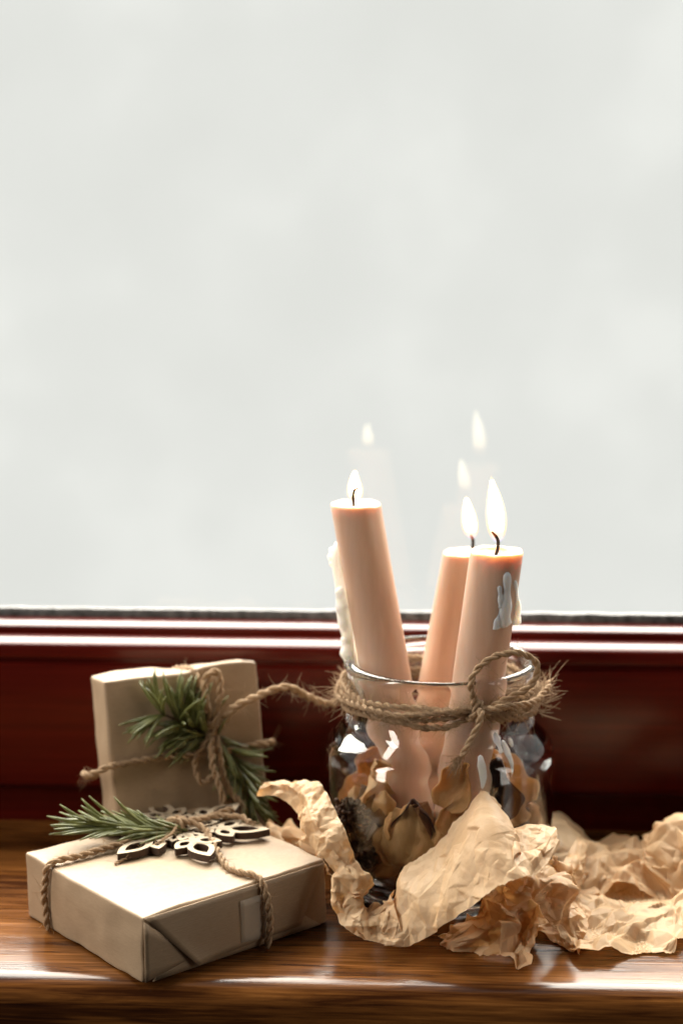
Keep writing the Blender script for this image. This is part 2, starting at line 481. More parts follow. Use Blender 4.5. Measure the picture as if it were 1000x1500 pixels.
# ------------------------------------------------------------------ wrapped gifts
def puffy_box(name, a, b, h, rad, bulge, material, parent, seed, dents=()):
    """wrapped parcel, a along x, b along y, base at z=0; soft edges, slight bulge and paper unevenness"""
    half = Vector((a / 2, b / 2, h / 2))
    def ts(L):
        e = [1 - (rad * k / 4) / (L / 2) for k in range(5)]
        core = np.linspace(-(1 - rad / (L / 2)), 1 - rad / (L / 2), 27).tolist()
        return sorted(set([-x for x in e[:-1]] + core + e[:-1]))
    T = [ts(a), ts(b), ts(h)]
    idx = {}; V = []; Fc = []
    def vid(q):
        p = Vector((q[0] * half.x, q[1] * half.y, q[2] * half.z))
        core = Vector([max(-(half[i] - rad), min(half[i] - rad, p[i])) for i in range(3)])
        d = p - core
        if d.length > 1e-9: p = core + d.normalized() * rad
        key = (round(p.x, 7), round(p.y, 7), round(p.z, 7))
        if key in idx: return idx[key]
        off = Vector((0, 0, 0))
        for i in range(3):
            j, k = (i + 1) % 3, (i + 2) % 3
            w = (1 - q[j] ** 2) * (1 - q[k] ** 2)
            if abs(q[i]) > 0.9: off[i] += math.copysign(bulge * w, q[i])
        nn = Vector((noise.noise(p * 45 + Vector((seed, 0, 0))), noise.noise(p * 45 + Vector((0, seed, 0))), noise.noise(p * 45 + Vector((0, 0, seed))))) * 0.0006
        nn += Vector((noise.noise(p * 130 + Vector((seed, 4, 0))), noise.noise(p * 130 + Vector((0, seed, 7))), noise.noise(p * 130 + Vector((3, 0, seed))))) * 0.00036
        pp = p + off + nn
        for (c, s, dv) in dents:
            dd = (p - Vector(c)); g = math.exp(-sum((dd[i] / s[i]) ** 2 for i in range(3))); pp += Vector(dv) * g
        pp.z += h / 2
        V.append(pp); idx[key] = len(V) - 1; return idx[key]
    for i in range(3):
        j, k = (i + 1) % 3, (i + 2) % 3
        for s in (-1, 1):
            for u in range(len(T[j]) - 1):
                for w in range(len(T[k]) - 1):
                    f = []
                    for (du, dw) in ((0, 0), (1, 0), (1, 1), (0, 1)):
                        q = [0, 0, 0]; q[i] = s; q[j] = T[j][u + du]; q[k] = T[k][w + dw]; f.append(vid(q))
                    if s < 0: f = f[::-1]
                    if len(set(f)) == 4: Fc.append(tuple(f))
                    elif len(set(f)) == 3: Fc.append(tuple(dict.fromkeys(f)))
    return mesh_obj(name, V, Fc, material, parent)


def plate(name, quad, material, parent, nu=10, nv=6, thick=0.0004, lift=None):
    """thin paper flap over a quadrilateral (a,b,c,d) with an optional lift(u,v) vector"""
    a, b, c, d = [Vector(q) for q in quad]; V = []
    for i in range(nu):
        u = i / (nu - 1)
        for j in range(nv):
            v = j / (nv - 1)
            p = a.lerp(b, u).lerp(d.lerp(c, u), v)
            V.append(p + (lift(u, v) if lift else Vector()))
    o = mesh_obj(name, V, grid_faces(nu, nv), material, parent)
    s = o.modifiers.new('thickness', 'SOLIDIFY'); s.thickness = thick; s.offset = 0
    return o


GH = 0.0275
Lc, Fc_, Rc = P(27, 1255, z=GH), P(207, 1345, z=GH), P(487, 1265, z=GH)
e1 = (Lc - Fc_); e2 = (Rc - Fc_)
bis = (e1.normalized() + e2.normalized()).normalized()
d2 = Vector((bis.x * math.cos(-math.pi / 4) - bis.y * math.sin(-math.pi / 4), bis.x * math.sin(-math.pi / 4) + bis.y * math.cos(-math.pi / 4), 0))
d1 = Vector((-d2.y, d2.x, 0))
A2, B1 = 0.091, 0.086
gc = Fc_ + d2 * A2 / 2 + d1 * B1 / 2
g1yaw = math.atan2(d2.y, d2.x)
gift1 = thing('gift_box', 'flat kraft paper parcel lying on the sill with a wooden snowflake on top', 'gift', (gc.x, gc.y, 0.0004), (0, 0, g1yaw))
puffy_box('wrapping', A2, B1, GH, 0.0011, 0.0007, M['kraft'], gift1, 3.0)
# folded end of the parcel (local face y = -B1/2): folded-over paper, top flap with pointed corners, tape
yf = -B1 / 2 - 0.0010
plate('bottom_flap', [(-A2 / 2 + 0.004, yf, 0.0006), (A2 / 2 - 0.004, yf, 0.0006), (A2 / 2 - 0.020, yf - 0.0002, 0.0125), (-A2 / 2 + 0.020, yf - 0.0002, 0.0125)], M['kraft'], gift1)
plate('side_tuck', [(-A2 / 2 + 0.0006, yf, 0.0012), (-A2 / 2 + 0.021, yf - 0.0002, 0.0050), (-A2 / 2 + 0.020, yf - 0.0002, 0.0090), (-A2 / 2 + 0.0006, yf, GH - 0.002)], M['kraft'], gift1)
plate('top_flap', [(-A2 / 2 + 0.0012, yf + 0.0004, GH - 0.0008), (A2 / 2 - 0.0012, yf + 0.0004, GH - 0.0008), (A2 / 2 - 0.016, yf - 0.0009, 0.0040), (-A2 / 2 + 0.0235, yf - 0.0012, 0.0022)], M['kraft'], gift1, 22, 12, 0.00035,
      lift=lambda u, v: Vector((0, -1, 0)) * (0.0016 * v ** 2 * max(0, 1 - u * 3.2) ** 2 + 0.0010 * v ** 2 * max(0, u * 3 - 2) ** 2 + 0.0007 * math.sin(u * math.pi) * math.sin(v * math.pi)))
plate('tape', [(-A2 / 2 + 0.0450, yf - 0.0013, 0.0225), (-A2 / 2 + 0.0580, yf - 0.0013, 0.0225), (-A2 / 2 + 0.0580, yf - 0.0017, 0.0040), (-A2 / 2 + 0.0450, yf - 0.0017, 0.0050)], M['tape'], gift1, 6, 6, 0.0001,
      lift=lambda u, v: Vector((0, -0.0002 * math.sin(u * 9 + v * 4), 0)))
# twine round the parcel
g1m = Matrix.Translation((gc.x, gc.y, 0.0004)) @ Matrix.Rotation(g1yaw, 4, 'Z')
inv = g1m.inverted()
rng = random.Random(11)
mb = MB()
TR = 0.0014
kn = inv @ P(262, 1208, z=GH + 0.007)
y0 = B1 / 2 - 0.019; x0 = -A2 / 2 + 0.0565
ex, ey, zt = A2 / 2 + TR * .8, B1 / 2 + TR * .8, GH + TR
rope(mb, [(-ex - .0004, y0, 0.0005), (-ex - .0012, y0 + .001, 0.013), (-ex - .0004, y0, GH - 0.001), (-ex + .0035, y0 - .0005, zt), (-0.028, y0 - .003, zt + .001), (kn.x - .012, kn.y + .002, zt + .003), (kn.x, kn.y, kn.z), (kn.x + .012, kn.y + .001, zt + .0045),
          (kn.x + .030, kn.y + .004, zt + .0035), (ex - .004, kn.y + .006, zt), (ex, kn.y + .006, GH - .002), (ex + .0006, kn.y + .006, .012), (ex, kn.y + .006, .0005)], TR, rng=rng, fuzz=7)
rope(mb, [(x0, -ey - .0035, 0.0005), (x0 + .0012, -ey - .0038, 0.012), (x0, -ey - .0020, GH - .003), (x0 - .0005, -ey + .0030, zt), (x0 - .004, -ey + .018, zt + .0005), (kn.x + .007, kn.y - .009, zt + .004), (kn.x - .001, kn.y, kn.z + .0022),
          (kn.x - .006, kn.y + .010, zt + .003), (kn.x - .008, ey - .004, zt), (kn.x - .008, ey, GH - .002), (kn.x - .008, ey, .0005)], TR, rng=rng, fuzz=7)
knot(mb, Vector((kn.x, kn.y, kn.z)), Vector((1, 0.2, 0.1)), TR * .9, 0.0028, rng, 1.4)
p_, _ = rope(mb, [(kn.x + .001, kn.y - .001, kn.z + .0015)] + [tuple(inv @ P(x, y, z=GH + h)) for x, y, h in ((290, 1200, .0085), (320, 1195, .0075), (350, 1196, .007), (368, 1205, .006))], TR * .9, rng=rng, fuzz=8)
fray(mb, p_[-1], p_[-1] - p_[-6], 0.006, 16, rng)
p_, _ = rope(mb, [(kn.x - .001, kn.y - .001, kn.z + .001), (kn.x - .010, kn.y - .007, zt + .0045), (kn.x - .024, kn.y - .007, zt + .001), (kn.x - .037, kn.y - .0075, zt - .0004)], TR * .45, rng=rng, fuzz=9)
mb.build('twine', M['jute'], gift1)

# standing gift behind
TL, TRr = P(152, 998, Y=0.005), P(379, 968, Y=0.035)
wdir = (TRr - TL); yaw2 = math.atan2(wdir.y, wdir.x); w2 = wdir.length - 0.001
lean = math.radians(11.0); roll2 = math.asin(wdir.z / wdir.length) * 0.6
G2 = Matrix.Rotation(yaw2, 4, 'Z') @ Matrix.Rotation(-lean, 4, 'X') @ Matrix.Rotation(-roll2, 4, 'Y')
H2, T2 = 0.0905, 0.0245
# local: x width (centre 0), y depth (front face y=-T2/2), z up from base
base2 = TL - (G2 @ Vector((-w2 / 2, -T2 / 2, H2)))
low = min((G2 @ Vector((sx * w2 / 2, sy * T2 / 2, 0)) + base2).z for sx in (-1, 1) for sy in (-1, 1))
H2 += low - 0.0004
base2 = TL - (G2 @ Vector((-w2 / 2, -T2 / 2, H2)))
gift2 = thing('gift_box', 'small kraft paper parcel standing on edge against the red window frame', 'gift', base2, G2.to_euler())
XK = 0.0065
puffy_box('wrapping', w2, T2, H2, 0.0013, 0.0009, M['kraft'], gift2, 9.0,
          dents=(((XK - .004, 0, H2 / 2), (0.006, 0.03, 0.008), (0, 0, -0.0012)), ((-w2 / 2, 0, -.010), (0.006, 0.03, 0.005), (0.0007, 0, 0)),
                 ((w2 / 2, 0, -.004), (0.006, 0.03, 0.005), (-0.0007, 0, 0)), ((0.020, -T2 / 2, H2 / 2), (.016, .01, .005), (0, 0, .0022)), ((-0.020, T2 / 2, H2 / 2), (.02, .01, .006), (0, 0, .0016))))
rng = random.Random(5)
mb = MB(); r2 = 0.0015
inv2 = (Matrix.Translation(base2) @ G2).inverted()


def Q(x, y, out=0.0):
    """point of the standing gift's front plane seen at pixel (x, y), pushed out of the face"""
    n = (G2.to_3x3() @ Vector((0, -1, 0)))
    p0 = base2 + G2.to_3x3() @ Vector((0, -T2 / 2, 0)) + n * out
    d = RGT * (x - 500) + UPV * (750 - y) + FWD * F_PX
    t = (p0 - CAM).dot(n) / d.dot(n)
    return inv2 @ (CAM + d * t)


k2 = Q(313, 1062, .0045); yb = T2 / 2 + r2
tp = Q(283, 975, .002)
rope(mb, [(tp.x - .001, yb, H2 * .5), (tp.x - .001, yb, H2 - .006), (tp.x - .001, yb - .003, H2 - .0006), (tp.x, 0, H2 + .0002), (tp.x + .0005, -yb + .003, H2 - .0002), (tp.x + .002, -yb - .0012, H2 - .006), Q(300, 1025, .003), tuple(k2), Q(322, 1110, .003), Q(326, 1180, .002)], r2, rng=rng, fuzz=6)
rope(mb, [Q(133, 1137, -T2 - .001), Q(124, 1134, -.006), Q(137, 1134, .0022), Q(170, 1121, .0026), Q(230, 1110, .0022), Q(290, 1104, .003), Q(340, 1098, .003), Q(386, 1089, .0022), Q(398, 1087, -.003), Q(398, 1088, -T2 + .002), Q(380, 1090, -T2 - .002), Q(250, 1110, -T2 - .002), Q(150, 1134, -T2 - .002)], r2, closed=True, rng=rng, fuzz=6)
knot(mb, k2, Vector((0.3, 0.2, 1)), r2, 0.0032, rng, 1.6)
rope(mb, [tuple(k2), Q(303, 1035, .007), Q(300, 1000, .008), Q(312, 984, .009), Q(322, 990, .009), Q(322, 1020, .008), Q(316, 1050, .008), Q(314, 1075, .007)], r2, rng=rng, fuzz=8)
rope(mb, [tuple(k2), Q(304, 1085, .006), Q(288, 1110, .006), Q(289, 1136, .007), Q(300, 1146, .008), Q(312, 1137, .008)], r2 * .9, rng=rng, fuzz=6)
p_, _ = rope(mb, [tuple(k2), Q(318, 1090, .008), Q(323, 1120, .009), Q(330, 1146, .010), Q(340, 1164, .011), Q(348, 1172, .012)], r2, rng=rng, fuzz=8)
fray(mb, p_[-1], p_[-1] - p_[-6], 0.006, 30, rng)
p_, _ = rope(mb, [tuple(k2), Q(309, 1095, .009), Q(312, 1125, .011), Q(322, 1155, .012), Q(330, 1174, .012)], r2 * .9, rng=rng, fuzz=8)
fray(mb, p_[-1], p_[-1] - p_[-6], 0.005, 24, rng)
arc = [inv2 @ q for q in (P(330, 1052, Y=0.017), P(345, 1034, Y=0.014), P(375, 1022, Y=0.012), P(402, 1009, Y=0.010), P(425, 1008, Y=0.014), P(450, 1020, Y=0.022), P(475, 1030, Y=0.030), P(492, 1030, Y=0.034))]
p_, _ = rope(mb, [tuple(k2)] + arc, r2 * 1.15, rng=rng, fuzz=14, fuzz_len=.008)
fray(mb, p_[-1], p_[-1] - p_[-6], 0.008, 26, rng)
mb.build('twine', M['jute'], gift2)


# ------------------------------------------------------------------ pine sprigs
def needle_mesh(bend, L):
    mb = MB(); q = [Vector((L * t, 0, bend * L * t * t)) for t in np.linspace(0, 1, 6)]
    mb.tube(q, lambda s: 0.00062 * (0.75 + 0.5 * math.sin(math.pi * min(1, s * .9 + .1))) * (1 if s < .9 else .45), 5)
    me = bpy.data.meshes.new('needle'); me.from_pydata([tuple(v) for v in mb.V], [], mb.F)
    me.polygons.foreach_set('use_smooth', [True] * len(me.polygons)); me.materials.append(M['needle']); me.update(); return me


NEEDLES = [needle_mesh(b, 0.021) for b in (0.05, 0.14, -0.10, 0.22)]


def sprig(label, ctrl, n, seed, up, open_ang=32, flat=0.55, lmul=1.0, tip=8):
    """stem along ctrl (base first, tip last) with needles pointing towards the tip"""
    rng = random.Random(seed)
    ctrl = [Vector(c) for c in ctrl]; o0 = ctrl[0]
    t = thing('pine_sprig', label, 'pine sprig', o0, group=None)
    pts = catmull([c - o0 for c in ctrl], n=40)
    mb = MB(); mb.tube(pts, lambda s: 0.0011 * (1 - 0.45 * s), 7); mb.build('stem', M['bark'], t)
    fr = frames(pts)
    for k in range(n):
        s = (k + rng.random()) / n
        if k > n - tip: s = 1.0 - rng.random() * .04
        i = min(39, int(s * 39)); T = fr[i][0]
        side = T.cross(up).normalized(); nrm = side.cross(T).normalized()
        a = rng.uniform(0, 2 * math.pi)
        rad = side * math.cos(a) + nrm * math.sin(a) * flat
        if rad.dot(nrm) < -0.3 * flat: rad -= nrm * rad.dot(nrm) * 0.9
        th = math.radians(open_ang * rng.uniform(.45, 1.25)) * (0.75 if k > n - tip else 1)
        d = (T * math.cos(th) + rad.normalized() * math.sin(th)).normalized()
        z = (rad - d * rad.dot(d)); z = z.normalized() if z.length > 1e-6 else d.orthogonal()
        y = z.cross(d)
        L = rng.uniform(.75, 1.12) * lmul; wd = rng.uniform(.85, 1.15)
        ob = bpy.data.objects.new('needle', NEEDLES[rng.randrange(4)]); COL.objects.link(ob); ob.parent = t
        ob.matrix_local = Matrix(((d.x * L, y.x * wd, z.x * wd, pts[i].x), (d.y * L, y.y * wd, z.y * wd, pts[i].y), (d.z * L, y.z * wd, z.z * wd, pts[i].z), (0, 0, 0, 1)))
    return t


zs = GH + 0.005
sprig('green pine sprig lying under the twine on top of the flat gift',
      [P(278, 1219, z=zs - .0005), P(255, 1218, z=zs), P(222, 1216, z=zs + .0010), P(180, 1213, z=zs + .002), P(140, 1211, z=zs + .0035)], 74, 4, Vector((0, 0, 1)), 25, 0.55, 1.0)
gl = lambda p: (Matrix.Translation(base2) @ G2) @ Vector(p)
nup = G2.to_3x3() @ Vector((0, -1, 0))
sprig('dark pine sprig fanning up left of the knot on the standing gift',
      [gl(Q(316, 1085, .0022)), gl(Q(290, 1070, .003)), gl(Q(262, 1056, .004)), gl(Q(238, 1046, .005))], 100, 8, nup, 60, 0.45, 0.98, 24)
sprig('dark pine sprig hanging down right of the knot on the standing gift',
      [gl(Q(318, 1078, .0022)), gl(Q(338, 1105, .0028)), gl(Q(355, 1140, .004)), gl(Q(366, 1172, .005))], 80, 12, nup, 36, 0.45, 0.88, 14)


# ------------------------------------------------------------------ wooden snowflake
def almond(cx, cy, ang, L, Wd, n=22):
    pts = []
    for k in range(n):
        t = 2 * math.pi * k / n
        u = 0.5 - 0.5 * math.cos(t); s = 1 if t <= math.pi else -1
        w = Wd / 2 * (math.sin(math.pi * u ** 0.85)) ** 0.85 if 0 < u < 1 else 0
        x, y = L * u, s * w
        pts.append((cx + x * math.cos(ang) - y * math.sin(ang), cy + x * math.sin(ang) + y * math.cos(ang)))
    return pts


sf_c = P(265, 1222, z=GH + .0014)
V, Fc, mi = [], [], []
lay = 0


def ring2d(outer, inner, z0, z1):
    n = len(outer); o = len(V)
    for pl, z in ((outer, z1), (inner, z1), (outer, z0), (inner, z0)):
        V.extend([(x, y, z) for x, y in pl])
    for k in range(n):
        j = (k + 1) % n
        Fc.append((o + k, o + j, o + n + j, o + n + k)); mi.append(0)
        Fc.append((o + 2 * n + j, o + 2 * n + k, o + 3 * n + k, o + 3 * n + j)); mi.append(1)
        Fc.append((o + 2 * n + k, o + 2 * n + j, o + j, o + k)); mi.append(1)
        Fc.append((o + n + k, o + n + j, o + 3 * n + j, o + 3 * n + k)); mi.append(1)


def shrink(pl, c, ax, L, Wd, b):
    cx, cy = c; out = []
    for x, y in pl:
        dx, dy = x - cx, y - cy
        u = dx * math.cos(ax) + dy * math.sin(ax); v = -dx * math.sin(ax) + dy * math.cos(ax)
        u2 = b * 1.7 + (u / L) * (L - b * 3.6); v2 = v * max(0.1, (Wd - 2 * b) / Wd)
        out.append((cx + u2 * math.cos(ax) - v2 * math.sin(ax), cy + u2 * math.sin(ax) + v2 * math.cos(ax)))
    return out


def leaf2d(c, ax, L, Wd, b):
    global lay
    lay += 1; dz = (lay % 5) * 0.00006
    o = almond(c[0], c[1], ax, L, Wd); ring2d(o, shrink(o, c, ax, L, Wd, b), dz * .5, 0.0030 + dz)


for k in range(6):
    a = math.radians(-4 + 60 * k); ca, sa = math.cos(a), math.sin(a)
    leaf2d((0.0180 * ca, 0.0180 * sa), a, 0.0205, 0.0110, 0.0024)
    for s in (-1, 1):
        leaf2d((0.0165 * ca, 0.0165 * sa), a + s * math.radians(52), 0.0128, 0.0080, 0.0019)
        leaf2d((0.0085 * ca, 0.0085 * sa), a + s * math.radians(38), 0.0090, 0.0058, 0.0016)
    leaf2d((0.0045 * ca, 0.0045 * sa), a, 0.0145, 0.0042, 0.0011)
    a2 = a + math.radians(30)
    leaf2d((0.005 * math.cos(a2), 0.005 * math.sin(a2)), a2, 0.0125, 0.0062, 0.0014)
for k in range(6):
    a = math.radians(-4 + 60 * k); ca, sa = math.cos(a), math.sin(a); w_ = 0.0013
    o_ = len(V)
    for z in (0.00015, 0.00318):
        V.extend([(r_ * ca - s_ * sa, r_ * sa + s_ * ca, z) for r_, s_ in ((.004, -w_), (.0215, -w_), (.0215, w_), (.004, w_))])
    for q, m_i in (((4, 5, 6, 7), 0), ((3, 2, 1, 0), 1), ((0, 1, 5, 4), 1), ((1, 2, 6, 5), 1), ((2, 3, 7, 6), 1), ((3, 0, 4, 7), 1)):
        Fc.append(tuple(o_ + i for i in q)); mi.append(m_i)
hub = [(0.0068 * math.cos(t), 0.0068 * math.sin(t)) for t in np.linspace(0, 2 * math.pi, 25)[:-1]]
ring2d(hub, [(x * .45, y * .45) for x, y in hub], 0.0001, 0.0034)
sf = mesh_obj('wooden_snowflake', V, Fc, [M['ply'], M['burnt']], None, smooth=False, mi=mi, loc=sf_c)
sf.rotation_euler = (math.radians(-1.0), math.radians(-1.5), 0)
tag(sf, 'pale laser cut wooden snowflake with burnt edges tied on the flat gift', 'snowflake')


# ------------------------------------------------------------------ jar
def lathe(prof, seg=112, closed_bottom=True):
    V = []; n = len(prof)
    for i in range(seg):
        a = 2 * math.pi * i / seg
        for r, z in prof: V.append((r * math.cos(a), r * math.sin(a), z))
    return V, grid_faces(seg, n, 0, True)


JR = 0.0495
outer = [(0.0002, 0.0022), (0.030, 0.0022), (0.0365, 0.0012), (0.0405, 0.0006), (0.0440, 0.0022), (0.0470, 0.0060), (0.0488, 0.0115), (JR, 0.019), (JR, 0.030), (JR, 0.042), (JR, 0.050), (JR, 0.0565), (0.0495, 0.0605), (0.0493, 0.0630), (0.0486, 0.0650), (0.0472, 0.0667), (0.0455, 0.0684), (0.0438, 0.0701), (0.0422, 0.0717), (0.0411, 0.0731), (0.0405, 0.0755), (0.0403, 0.0795), (0.0400, 0.0830), (0.0400, 0.0870), (0.0400, 0.0925), (0.0404, 0.0955), (0.0410, 0.0975), (0.0408, 0.0997), (0.0397, 0.1010)]
inner = [(0.0384, 0.1008), (0.0376, 0.0990), (0.0373, 0.094), (0.0371, 0.088), (0.0372, 0.0805), (0.0380, 0.0760), (0.0398, 0.0718), (0.0422, 0.0680), (0.0443, 0.0636), (0.0457, 0.0580), (0.0464, 0.0500), (0.0465, 0.0430), (0.0465, 0.036), (0.0464, 0.020), (0.0455, 0.0135), (0.0427, 0.0095), (0.037, 0.0072), (0.02, 0.0064), (0.0002, 0.0062)]


def dense(pr, m=3):
    q = catmull([(r, z, 0) for r, z in pr], n=len(pr) * m); return [(max(p.x, 0.0002), p.y) for p in q]


jar = thing('glass_jar', 'wide clear glass jar with twine round its neck holding candles and dried petals', 'jar', (0, 0, 0.0004), (0, 0, 0.4))
V, Fc = lathe(dense(outer) + dense(inner))
V = [Vector(v) for v in V]
V = [v * 1.0 + Vector((v.x, v.y, 0)).normalized() * 0.00035 * noise.noise(Vector((v.x * 28, v.y * 28, v.z * 40))) for v in V]
body = mesh_obj('glass_body', V, Fc, M['glass'], jar)
bm = bmesh.new(); bm.from_mesh(body.data); bmesh.ops.remove_doubles(bm, verts=bm.verts, dist=1e-6); bmesh.ops.recalc_face_normals(bm, faces=bm.faces); bm.to_mesh(body.data); bm.free()
jinv = (Matrix.Translation((0, 0, 0.0004)) @ Matrix.Rotation(0.4, 4, 'Z')).inverted()

rng = random.Random(21); mb = MB(); rj = 0.00132
kang = math.radians(-71)          # the knot faces the camera, a little to the right
kc = Vector((0.0435 * math.cos(kang), 0.0435 * math.sin(kang), 0.0905))
for (z0, dz, rr, ph) in ((0.0830, .0004, .0418, 0), (0.0868, .0007, .0420, 1), (0.0905, .0006, .0418, 2.3), (0.0886, .0020, .0442, 4)):
    ctrl = []
    for k in range(26):
        a = kang + 2 * math.pi * k / 26
        sag = dz * math.sin(2 * a + ph) + 0.0009 * math.sin(5 * a + ph * 2)
        near = math.exp(-((min(k, 26 - k)) / 0.9) ** 2)
        ctrl.append(Vector((rr * math.cos(a), rr * math.sin(a), (z0 + sag) * (1 - near * .6) + kc.z * near * .6)))
    rope(mb, ctrl, rj, closed=True, rng=rng, fuzz=20, fuzz_len=.0085)
knot(mb, kc, Vector((1, 0.3, -0.6)), rj, 0.0036, rng, 2.0)
knot(mb, kc + Vector((.002, -.001, -.0005)), Vector((0.3, 0.1, 1)), rj, 0.0030, rng, 1.3)
# bow loop rising right of the knot, and its tail
rope(mb, [kc, P(690, 1003, Y=-.047), P(700, 980, Y=-.046), P(725, 962, Y=-.045), P(758, 956, Y=-.043), P(782, 968, Y=-.040), P(785, 990, Y=-.039), P(770, 1010, Y=-.041), P(740, 1025, Y=-.043), kc + Vector((.004, 0, 0))], rj * 1.05, rng=rng, fuzz=10, fuzz_len=.007)
p_, _ = rope(mb, [kc, P(703, 1045, Y=-.049), P(700, 1062, Y=-.0515), P(692, 1080, Y=-.0525), P(683, 1097, Y=-.0530), P(676, 1108, Y=-.0530)], rj, rng=rng, fuzz=9)
fray(mb, p_[-1], p_[-1] - p_[-8], 0.0085, 60, rng, 0.5)
p_, _ = rope(mb, [kc + Vector((.002, 0, 0)), P(735, 1035, Y=-.046), P(775, 1030, Y=-.037), P(798, 1012, Y=-.022), P(803, 1000, Y=-.014)], rj * .95, rng=rng, fuzz=16, fuzz_len=.008)
fray(mb, p_[-1], p_[-1] - p_[-8], 0.011, 8, rng, 0.9, 0.00020)
for (x, y) in ((800, 1005), (803, 1030), (798, 1045), (490, 1008), (486, 1025)):       # loose hanks of fibre at the sides
    c = P(x, y, Y=-.004); s = 1 if x > 640 else -1
    fray(mb, c - Vector((s * .002, 0, 0)), Vector((s, -.3, .25)), 0.012, 6, rng, 1.1, 0.00017)
fib(mb, P(608, 1040, Y=-.0435), Vector((-.15, -.15, -1)), 0.018, rng, 0.00011, 0.6)
mb.V = [jinv @ v for v in mb.V]
mb.build('twine', M['jute'], jar)


def drip(name, pts, rad, material, parent, flat_n, flat=0.45, inv=None, sides=10):
    """run of wax: a swelling tube flattened against the surface with normal flat_n"""
    pts = catmull(pts, n=22); mb = MB(); o = len(mb.V)
    n = Vector(flat_n).normalized()
    mb.tube(pts, rad, sides)
    for i in range(len(mb.V)):
        c = pts[min(len(pts) - 1, i // sides)]
        d = mb.V[i] - c; mb.V[i] = c + d - n * d.dot(n) * (1 - flat)
    if inv is not None: mb.V = [inv @ v for v in mb.V]
    return mb.build(name, material, parent)


def jarpt(x, y, off=0.0003):
    for k in range(400):
        q = P(x, y, Y=-0.06 + k * 0.0002)
        R = JR if q.z < .055 else max(.0405, JR - (q.z - .055) * .37)
        if math.hypot(q.x, q.y) <= R + off: return q
    return q


for spec in (((703, 1106, .5), (704, 1120, 1.0), (706, 1140, .85), (705, 1155, .3)), ((724, 1073, .4), (727, 1082, 1.0), (732, 1096, .5), (734, 1104, .6)), ((735, 1084, .4), (741, 1098, .9), (747, 1118, .6), (747, 1135, .15)), ((745, 1081, .4), (748, 1088, .7), (750, 1094, .3))):
    pts = [jarpt(x, y) for x, y, _ in spec]; rr = [r for _, _, r in spec]
    def rad(s, rr=rr):
        f = s * (len(rr) - 1); i = min(len(rr) - 2, int(f)); return 0.0019 * (rr[i] + (rr[i + 1] - rr[i]) * (f - i)) * (0.25 if s in (0, 1) else 1)
    drip('wax_drip', pts, rad, M['white_wax'], jar, (pts[0].x, pts[0].y, 0), 0.35, jinv)


# ------------------------------------------------------------------ candles
def candle(label, top, bot, r, flame_pts, flame_w, wick, drips=(), dish=0.0, seed=1):
    t = thing('candle', label, 'candle', bot)
    ax = top - bot; V = []; prof = []
    nz = 34
    for k in range(nz + 1): prof.append((r, k / nz, 0))
    prof[0] = (r * .96, 0, 0)
    prof += [(r * .985, 1, .0007), (r * .94, 1, .0011), (r * .86, 1, .0008 - dish * .5), (r * .6, 1, .0002 - dish), (r * .3, 1, -.0002 - dish), (r * .02, 1, -dish)]
    prof = [(0.0002, 0, 0)] + prof
    seg = 48
    for i in range(seg):
        a = 2 * math.pi * i / seg
        for (rr, f, dz) in prof:
            c = ax * f
            w = 1 + 0.012 * noise.noise(Vector((math.cos(a) * 1.5, math.sin(a) * 1.5, f * 6 + seed))) + (0.02 * noise.noise(Vector((math.cos(a) * 2, math.sin(a) * 2, seed * 3.7))) if f == 1 else 0)
            V.append(Vector((c.x + rr * w * math.cos(a), c.y + rr * w * math.sin(a), c.z + dz + (0.0006 * noise.noise(Vector((math.cos(a) * 1.8, math.sin(a) * 1.8, seed))) if f == 1 and rr > .5 * r else 0))))
    mesh_obj('wax_body', V, grid_faces(seg, len(prof), 0, True), M['wax'], t)
    # wick
    mb = MB(); q = catmull([Vector(w) - bot for w in wick], n=16)
    mb.tube(q[:13], lambda s: 0.00075, 6); mb.build('wick', M['wick'], t)
    mb = MB(); mb.tube(q[12:], lambda s: 0.0007 * (1 - .4 * s), 6); mb.build('wick_tip', M['ember'], t)
    # flame: a swelling tongue along flame_pts
    pts = catmull([Vector(p) - bot for p in flame_pts], n=30)
    def fr_(s): return max(0.00004, flame_w * (math.sin(math.pi * min(1, s ** 0.72)) ** 0.8) * (1 - 0.12 * s)) if 0 < s < 1 else 0.00004
    mb = MB(); mb.tube(pts, lambda s: fr_(s) * 1.14 + 0.00002, 20); fo = mb.build('flame', M['flame_edge'], t)
    mb = MB(); mb.tube(pts[1:-2], lambda s: fr_(.03 + .9 * s) * .86, 20); mb.build('flame_core', M['flame'], fo)
    for d in drips: d(t, bot)
    return t


rcl = 0.0109
lt = P(521, 741, Y=0.008); lb = P(601, 1195, Y=-0.006)
def left_drips(t, bot):
    ax = (lt - lb)
    def side(x, y, Y): return P(x, y, Y=Y) - bot
    for pts, w in (([(487, 802, .010), (486, 815, .010), (487, 832, .010)], .0021),
                   ([(492, 795, .008), (497, 850, .008), (505, 905, .007), (514, 960, .005), (522, 1000, .004), (528, 1030, .003)], .0036),
                   ([(497, 860, .002), (502, 900, .001), (506, 925, .001)], .0030), ([(507, 930, .006), (509, 958, .005), (516, 985, .004)], .0036), ([(498, 830, .013), (506, 880, .013), (516, 940, .012), (524, 1000, .010)], .0030)):
        q = [side(*p) for p in pts]
        drip('wax_drip', q, lambda s, w=w: w * (0.25 + 0.8 * math.sin(math.pi * min(1, s * .8 + .15)) + 0.18 * math.sin(s * 17)) * (.35 if s in (0, 1) else 1), M['thin_wax'], t, (-1, 0, 0), .75)
